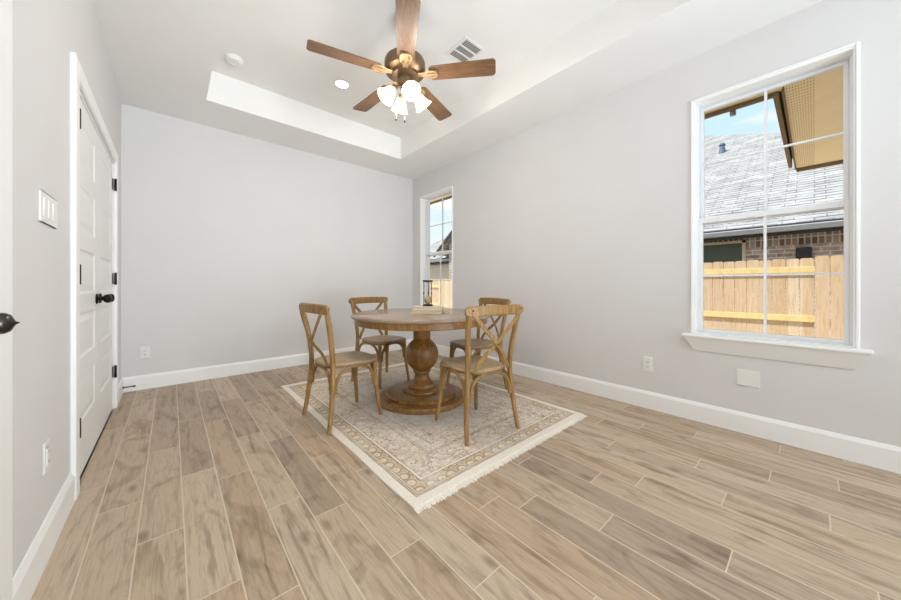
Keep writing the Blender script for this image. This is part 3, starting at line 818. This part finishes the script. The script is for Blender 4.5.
m = MB(); m.lathe([(0,0),(.070,0),(.071,-.008),(.066,-.012)], 40); m.build('mount', PLATE, sd)
m = MB(); m.lathe([(.062,-.011),(.064,-.018),(.060,-.030),(.046,-.037),(.030,-.038),(.026,-.034),(0,-.034)], 40); m.build('cover', PLATE, sd)
vt = empty('air_vent', (1.905, 1.985, HT)); tag(vt, 'white rectangular ceiling air vent with three banks of slots', 'air vent')
m = MB(); fx, fy = .118, .132
m.box((-fx,-fy,-.006),(-fx+.028,fy,0), b=.002); m.box((fx-.028,-fy,-.006),(fx,fy,0), b=.002); m.box((-fx+.028,-fy,-.006),(fx-.028,-fy+.024,0), b=.002); m.box((-fx+.028,fy-.024,-.006),(fx-.028,fy,0), b=.002)
for yb in (-.036, .036): m.box((-fx+.028, yb-.007, -.006), (fx-.028, yb+.007, -.001))
m.build('frame', PLATE, vt, smooth=0)
m = MB()
for (ya, yb) in ((-.107,-.044),(-.029,.029),(.044,.107)):
    for k in range(9):
        x = -.082 + .164*k/8; m.add([(x-.006,ya,-.005),(x-.006,yb,-.005),(x+.004,yb,-.0008),(x+.004,ya,-.0008),(x-.004,ya,-.0055),(x-.004,yb,-.0055)], [(0,1,2,3),(0,1,5,4)])
m.build('louver', PLATE, vt, smooth=0)
m = MB(); m.box((-.09,-.108,-.0006),(.09,.108,-.0002)); m.build('duct_shade', plain('duct_shadow', srgb(120,114,108), .9, .1), vt, smooth=0)  # flat grey sheet behind the louvers; its colour stands in for shade

# ------------------------------------------------------------------ outlets, switches
def outlet(loc, rz, label, blank=False, w=.072, h=.117):
    """built facing -Y, back on the wall"""
    o = empty('blank_plate' if blank else 'wall_outlet', loc, rz)
    tag(o, label, 'wall plate' if blank else 'outlet', None if blank else 'wall outlets')
    m = MB(); m.box((-w/2,-.006,-h/2),(w/2,0,h/2), b=.003); m.build('plate', PLATE, o, smooth=20)
    if not blank:
        m = MB(); m.box((-.0175,-.0085,-.0345),(.0175,-.004,.0345), b=.002); rc = m.build('receptacle', PLATE, o, smooth=0)
        for z in (.019,-.019):
            m = MB(); m.box((-.0085,-.0092,z-.011),(.0085,-.0084,z+.007), b=.001); so = m.build('socket', PLATE, rc, smooth=0)
            m = MB()
            for x in (-.005,.005): m.box((x-.001,-.0096,z-.003),(x+.001,-.0090,z+.005))
            m.box((-.005,-.0096,z-.005),(.005,-.0090,z-.003)); m.build('slot', DARKTRIM, rc, smooth=0)
    else:
        for z in (-.042,.042):
            for x in (-w/4, w/4):
                m = MB(); m.lathe([(0,0),(.0035,0),(.003,.0012),(0,.0012)], 10, Matrix.Translation((x,-.006,z)) @ Matrix.Rotation(PI/2, 4, 'X')); m.build('screw', PLATE, o)
    return o
outlet((-.193, YF, .358), 0, 'white outlet on the back wall near the double doors')
outlet((XR, .907, .365), -PI/2, 'white outlet on the right wall between table and large window')
outlet((XL, 1.905, .372), PI/2, 'white outlet on the left wall below the switch plate')
outlet((XR, .298, .380), -PI/2, 'blank white wall plate under the large window', True, .118, .112)
sp = empty('light_switch', (XL, 1.932, 1.303), PI/2); tag(sp, 'white three-rocker light switch plate beside the double doors', 'light switch')
m = MB(); m.box((-.112,-.006,-.057),(.112,0,.057), b=.003); m.build('plate', PLATE, sp, smooth=20)
for k in (-1,0,1):
    x = k*.060; m = MB(); m.add([(x-.021,-.006,-.034),(x+.021,-.006,-.034),(x+.021,-.006,.034),(x-.021,-.006,.034),(x-.019,-.0075,-.032),(x+.019,-.0075,-.032),(x+.019,-.0085,.032),(x-.019,-.0085,.032)],
        [(4,5,6,7),(0,1,5,4),(1,2,6,5),(2,3,7,6),(3,0,4,7)]); m.build('rocker', PLATE, sp, smooth=0)
ds = empty('door_stop', (XL+BT, 4.262, .058)); tag(ds, 'black rod door stop on the baseboard in the left corner', 'door stop')
Rx = Matrix.Rotation(PI/2, 4, 'Y')
m = MB(); m.lathe([(0,0),(.012,0),(.012,.004),(.005,.007),(.0045,.070),(0,.070)], 14, Rx); m.build('rod', BLACKM, ds)
m = MB(); m.lathe([(.006,.068),(.0085,.070),(.0085,.083),(.006,.086),(0,.086)], 14, Rx); m.build('tip', DARKTRIM, ds)

# ------------------------------------------------------------------ outside: own eaves
GZ = -.45
eave = struct(empty('trim_1'), 'tan soffit and fascia of the eaves outside the large window', 'eaves')
ZS = 2.60
m = MB(); m.box((XR+WALLT, .17, ZS), (3.74, 9.0, ZS+.02)); m.box((XR+WALLT, -5, ZS), (6.36, .0, ZS+.02)); m.build('soffit', SOFFIT, eave, smooth=0)
m = MB(); m.box((XR+WALLT, .0, ZS), (6.36, .160, ZS+.02)); m.build('vented_strip', PERF, eave, smooth=0)
m = MB(); m.box((3.72, .19, ZS-.03), (3.76, 9.0, ZS+.16)); m.build('fascia', FASCIA, eave, smooth=0)
m = MB(); m.box((3.70, .160, ZS-.012), (6.40, .175, ZS+.16)); m.box((6.36, -5, ZS-.045), (6.40, .160, ZS+.16)); m.build('fascia', FASCIA, eave, smooth=0)
m = MB(); m.box((3.7, .20, ZS+.03), (6.40, .235, ZS+.16)); m.build('drip_edge', FASCIA, eave, smooth=0)
m = MB(); m.box((3.76, .46, ZS-.065), (3.80, .50, ZS+.03), b=.004); m.build('gutter_bracket', GUTTER, eave, smooth=0)
m = MB(); m.add([(XR,-5,3.28),(XR,9,3.28),(3.80,9,2.78),(3.80,-5,2.78)], [(0,1,2,3)]); m.add([(3.7,-5,2.80),(3.7,.22,2.80),(6.5,.22,2.78),(6.5,-5,2.78)], [(0,1,2,3)]); m.build('sun_block_roof', DARKTRIM, eave, smooth=0)  # unseen roof slabs, added to block the sun above the eaves

m = MB(); m.add([(XR+WALLT,-30,GZ),(60,-30,GZ),(60,60,GZ),(XR+WALLT,60,GZ)], [(0,1,2,3)])
def ground_mat():
    k = NT('dry_lawn', .95, .1); v = k.coords(); f = k.noise(v, 6, 5)
    k.col(k.ramp(f, [(.3, srgb(196, 186, 164)), (.7, srgb(226, 218, 200))])); return k.m
struct(m.build('ground', ground_mat(), smooth=0))

# ------------------------------------------------------------------ wooden fence
fx_ = 7.0
fence = empty('wooden_fence', (fx_, 2.0, GZ)); tag(fence, 'new cedar picket fence outside, between the house and the neighbor', 'fence')
def L(p): return (p[0]-fx_, p[1]-2.0, p[2]-GZ)
def pickets(y0, y1, x, zt):
    m = MB(); k = int(math.floor(y0/.145))
    while k*.145 < y1:
        a, b = k*.145+.003, (k+1)*.145-.003; dz = random.uniform(-.008,.008); e = .018
        m.prism([(p-2.0, q-GZ) for p, q in ((a,GZ),(b,GZ),(b,zt-e+dz),(b-e,zt+dz),(a+e,zt+dz),(a,zt-e+dz))], 'x', x-fx_-.008, x-fx_+.008); k += 1
    return m.build('picket_panel', PICKET, fence, smooth=0)
pickets(-.08, 4.9, 7.03, 1.415); pickets(-6, -.09, 6.955, 1.44)
pickets(5.1, 8.45, 6.955, 1.235); pickets(8.55, 16, 7.03, 1.235)
def rails(y0, y1, zs):
    for z in zs:
        m = MB(); m.box(L((6.985,y0,z-.045)), L((7.022,y1,z+.045)), b=.004); m.build('rail', RAILW, fence, smooth=0)
rails(-.08, 4.95, (1.245,.525)); rails(-6, -.10, (1.225,.468)); rails(5.1, 8.5, (.985,.36)); rails(8.52, 16, (.985,.36))
for y in (-2.5, 5.0, 8.5, 11.0, 13.4):
    m = MB(); zt = 1.30 if y < 6 else 1.15
    m.box(L((7.04,y-.045,GZ)), L((7.13,y+.045,zt)), b=.005); m.build('post', RAILW, fence, smooth=0)

# ------------------------------------------------------------------ neighbor's house
nb = empty('neighboring_house', (9.4, 4.0, GZ)); tag(nb, 'brick house with grey shingled hip roof beyond the fence', 'house')
def N(p): return (p[0]-9.4, p[1]-4.0, p[2]-GZ)
m = MB(); m.box(N((9.4,-4.2,GZ)), N((26,14.9,1.83))); m.build('brick_wall', BRICK, nb, smooth=0)
m = MB(); m.box(N((9.385,-4.2,1.83)), N((9.5,14.9,2.06))); m.build('soldier_course', SOLDIER, nb, smooth=0)
PIT = .625; ZE = 2.20
def roof_part(name, faces):
    me = bpy.data.meshes.new(name); vs = []; fs = []; uvs = []
    for f in faces:
        n = len(vs); P = [Vector(p) for p in f]; vs += [N(p) for p in f]; fs.append(tuple(range(n, n+len(f))))
        nrm = (P[1]-P[0]).cross(P[2]-P[0]).normalized(); h = Vector((0,0,1)).cross(nrm).normalized(); s = nrm.cross(h)
        if s.z < 0: s = -s
        uvs += [(p.dot(h), p.dot(s)) for p in P]
    me.from_pydata(vs, [], fs); uv = me.uv_layers.new(name='UVMap')
    for i, l in enumerate(me.loops): uv.data[i].uv = uvs[l.vertex_index]
    me.materials.append(SHINGLE); o = bpy.data.objects.new(name, me); COL.objects.link(o); o.parent = nb; return o
rh = ZE + PIT*9
yr, yl = -5.45, 15.5     # hip corners on the near eave
roof_part('roof', [[(9,yr,ZE),(9,yl,ZE),(18,yl-9,rh),(18,yr+9,rh)], [(9,yl,ZE),(27,yl,ZE),(18,yl-9,rh)], [(27,yr,ZE),(9,yr,ZE),(18,yr+9,rh)], [(27,yl,ZE),(27,yr,ZE),(18,yr+9,rh),(18,yl-9,rh)]])
m = MB(); m.box(N((8.98,yr,ZE-.035)), N((9.02,yl,ZE+.012))); m.build('drip_edge', DARKTRIM, nb, smooth=0)
m = MB(); m.prism([(8.90-9.4, ZE-.03-GZ),(8.88-9.4,ZE-.05-GZ),(8.90-9.4,ZE-.135-GZ),(9.0-9.4,ZE-.135-GZ),(9.0-9.4,ZE-.03-GZ)], 'y', yr-4, yl-4); m.build('gutter', GUTTER, nb, smooth=0)
m = MB(); m.box(N((8.99,yr,ZE-.155)), N((9.40,yl,ZE-.135))); m.box(N((8.985,yr,ZE-.20)), N((9.03,yl,ZE-.13))); m.build('soffit', DARKTRIM, nb, smooth=0)
m = MB(); a, b, c, d = .985, 2.6, .9, 2.0
m.box(N((9.36,a,c)), N((9.40,a+.055,d))); m.box(N((9.36,b-.055,c)), N((9.40,b,d))); m.box(N((9.36,a,d-.055)), N((9.40,b,d))); m.box(N((9.36,a,c)), N((9.40,b,c+.06)))
wf = m.build('window_frame', plain('tan_frame', srgb(206,192,166), .7), nb, smooth=0)
m = MB(); m.box(N((9.375,a+.055,c+.06)), N((9.385,b-.055,d-.055))); m.build('pane', plain('screened_pane', srgb(74, 84, 72), .4), wf, smooth=0)
m = MB(); m.box(N((9.34,.03,1.53)), N((9.40,.245,1.765)), b=.01); m.build('wall_vent', DARKTRIM, nb, smooth=0)
zp = ZE+PIT*(14.6-9)
m = MB(); m.lathe([(.0,0),(.12,0),(.10,.10),(.07,.28),(.10,.34),(.06,.40),(0,.40)], 14, Matrix.Translation(N((14.6,2.14,zp-.08)))); m.build('roof_vent', plain('blue_grey_metal', srgb(84,104,124), .5), nb)
# gabled wing seen through the corner window
gx, ya, ye, za, ze = 8.72, 7.4, 10.75, 4.90, 2.32
m = MB(); m.prism([(p-4.0, q-GZ) for p, q in ((2*ya-ye+.2,GZ),(10.05,GZ),(10.05,ze+.42),(ya,za-.12),(2*ya-ye+.2,ze-.1))], 'x', gx-9.4, .2); m.build('gable_wall', BRICK, nb, smooth=0)
roof_part('roof', [[(gx-.25,ye,ze),(13,ye,ze),(13,ya,za),(gx-.25,ya,za)], [(13,2*ya-ye,ze),(gx-.25,2*ya-ye,ze),(gx-.25,ya,za),(13,ya,za)]])
m = MB()
for y2 in (ye, 2*ya-ye): m.strap([N((gx-.25,y2,ze-.06)), N((gx-.25,ya,za-.06))], .14, .05, (1,0,0))
m.build('rake_board', DARKTRIM, nb, smooth=0)
m = MB(); m.box(N((9.30,10.06,GZ)), N((9.5,14.5,1.98))); m.build('cream_wall', CREAMW, nb, smooth=0)
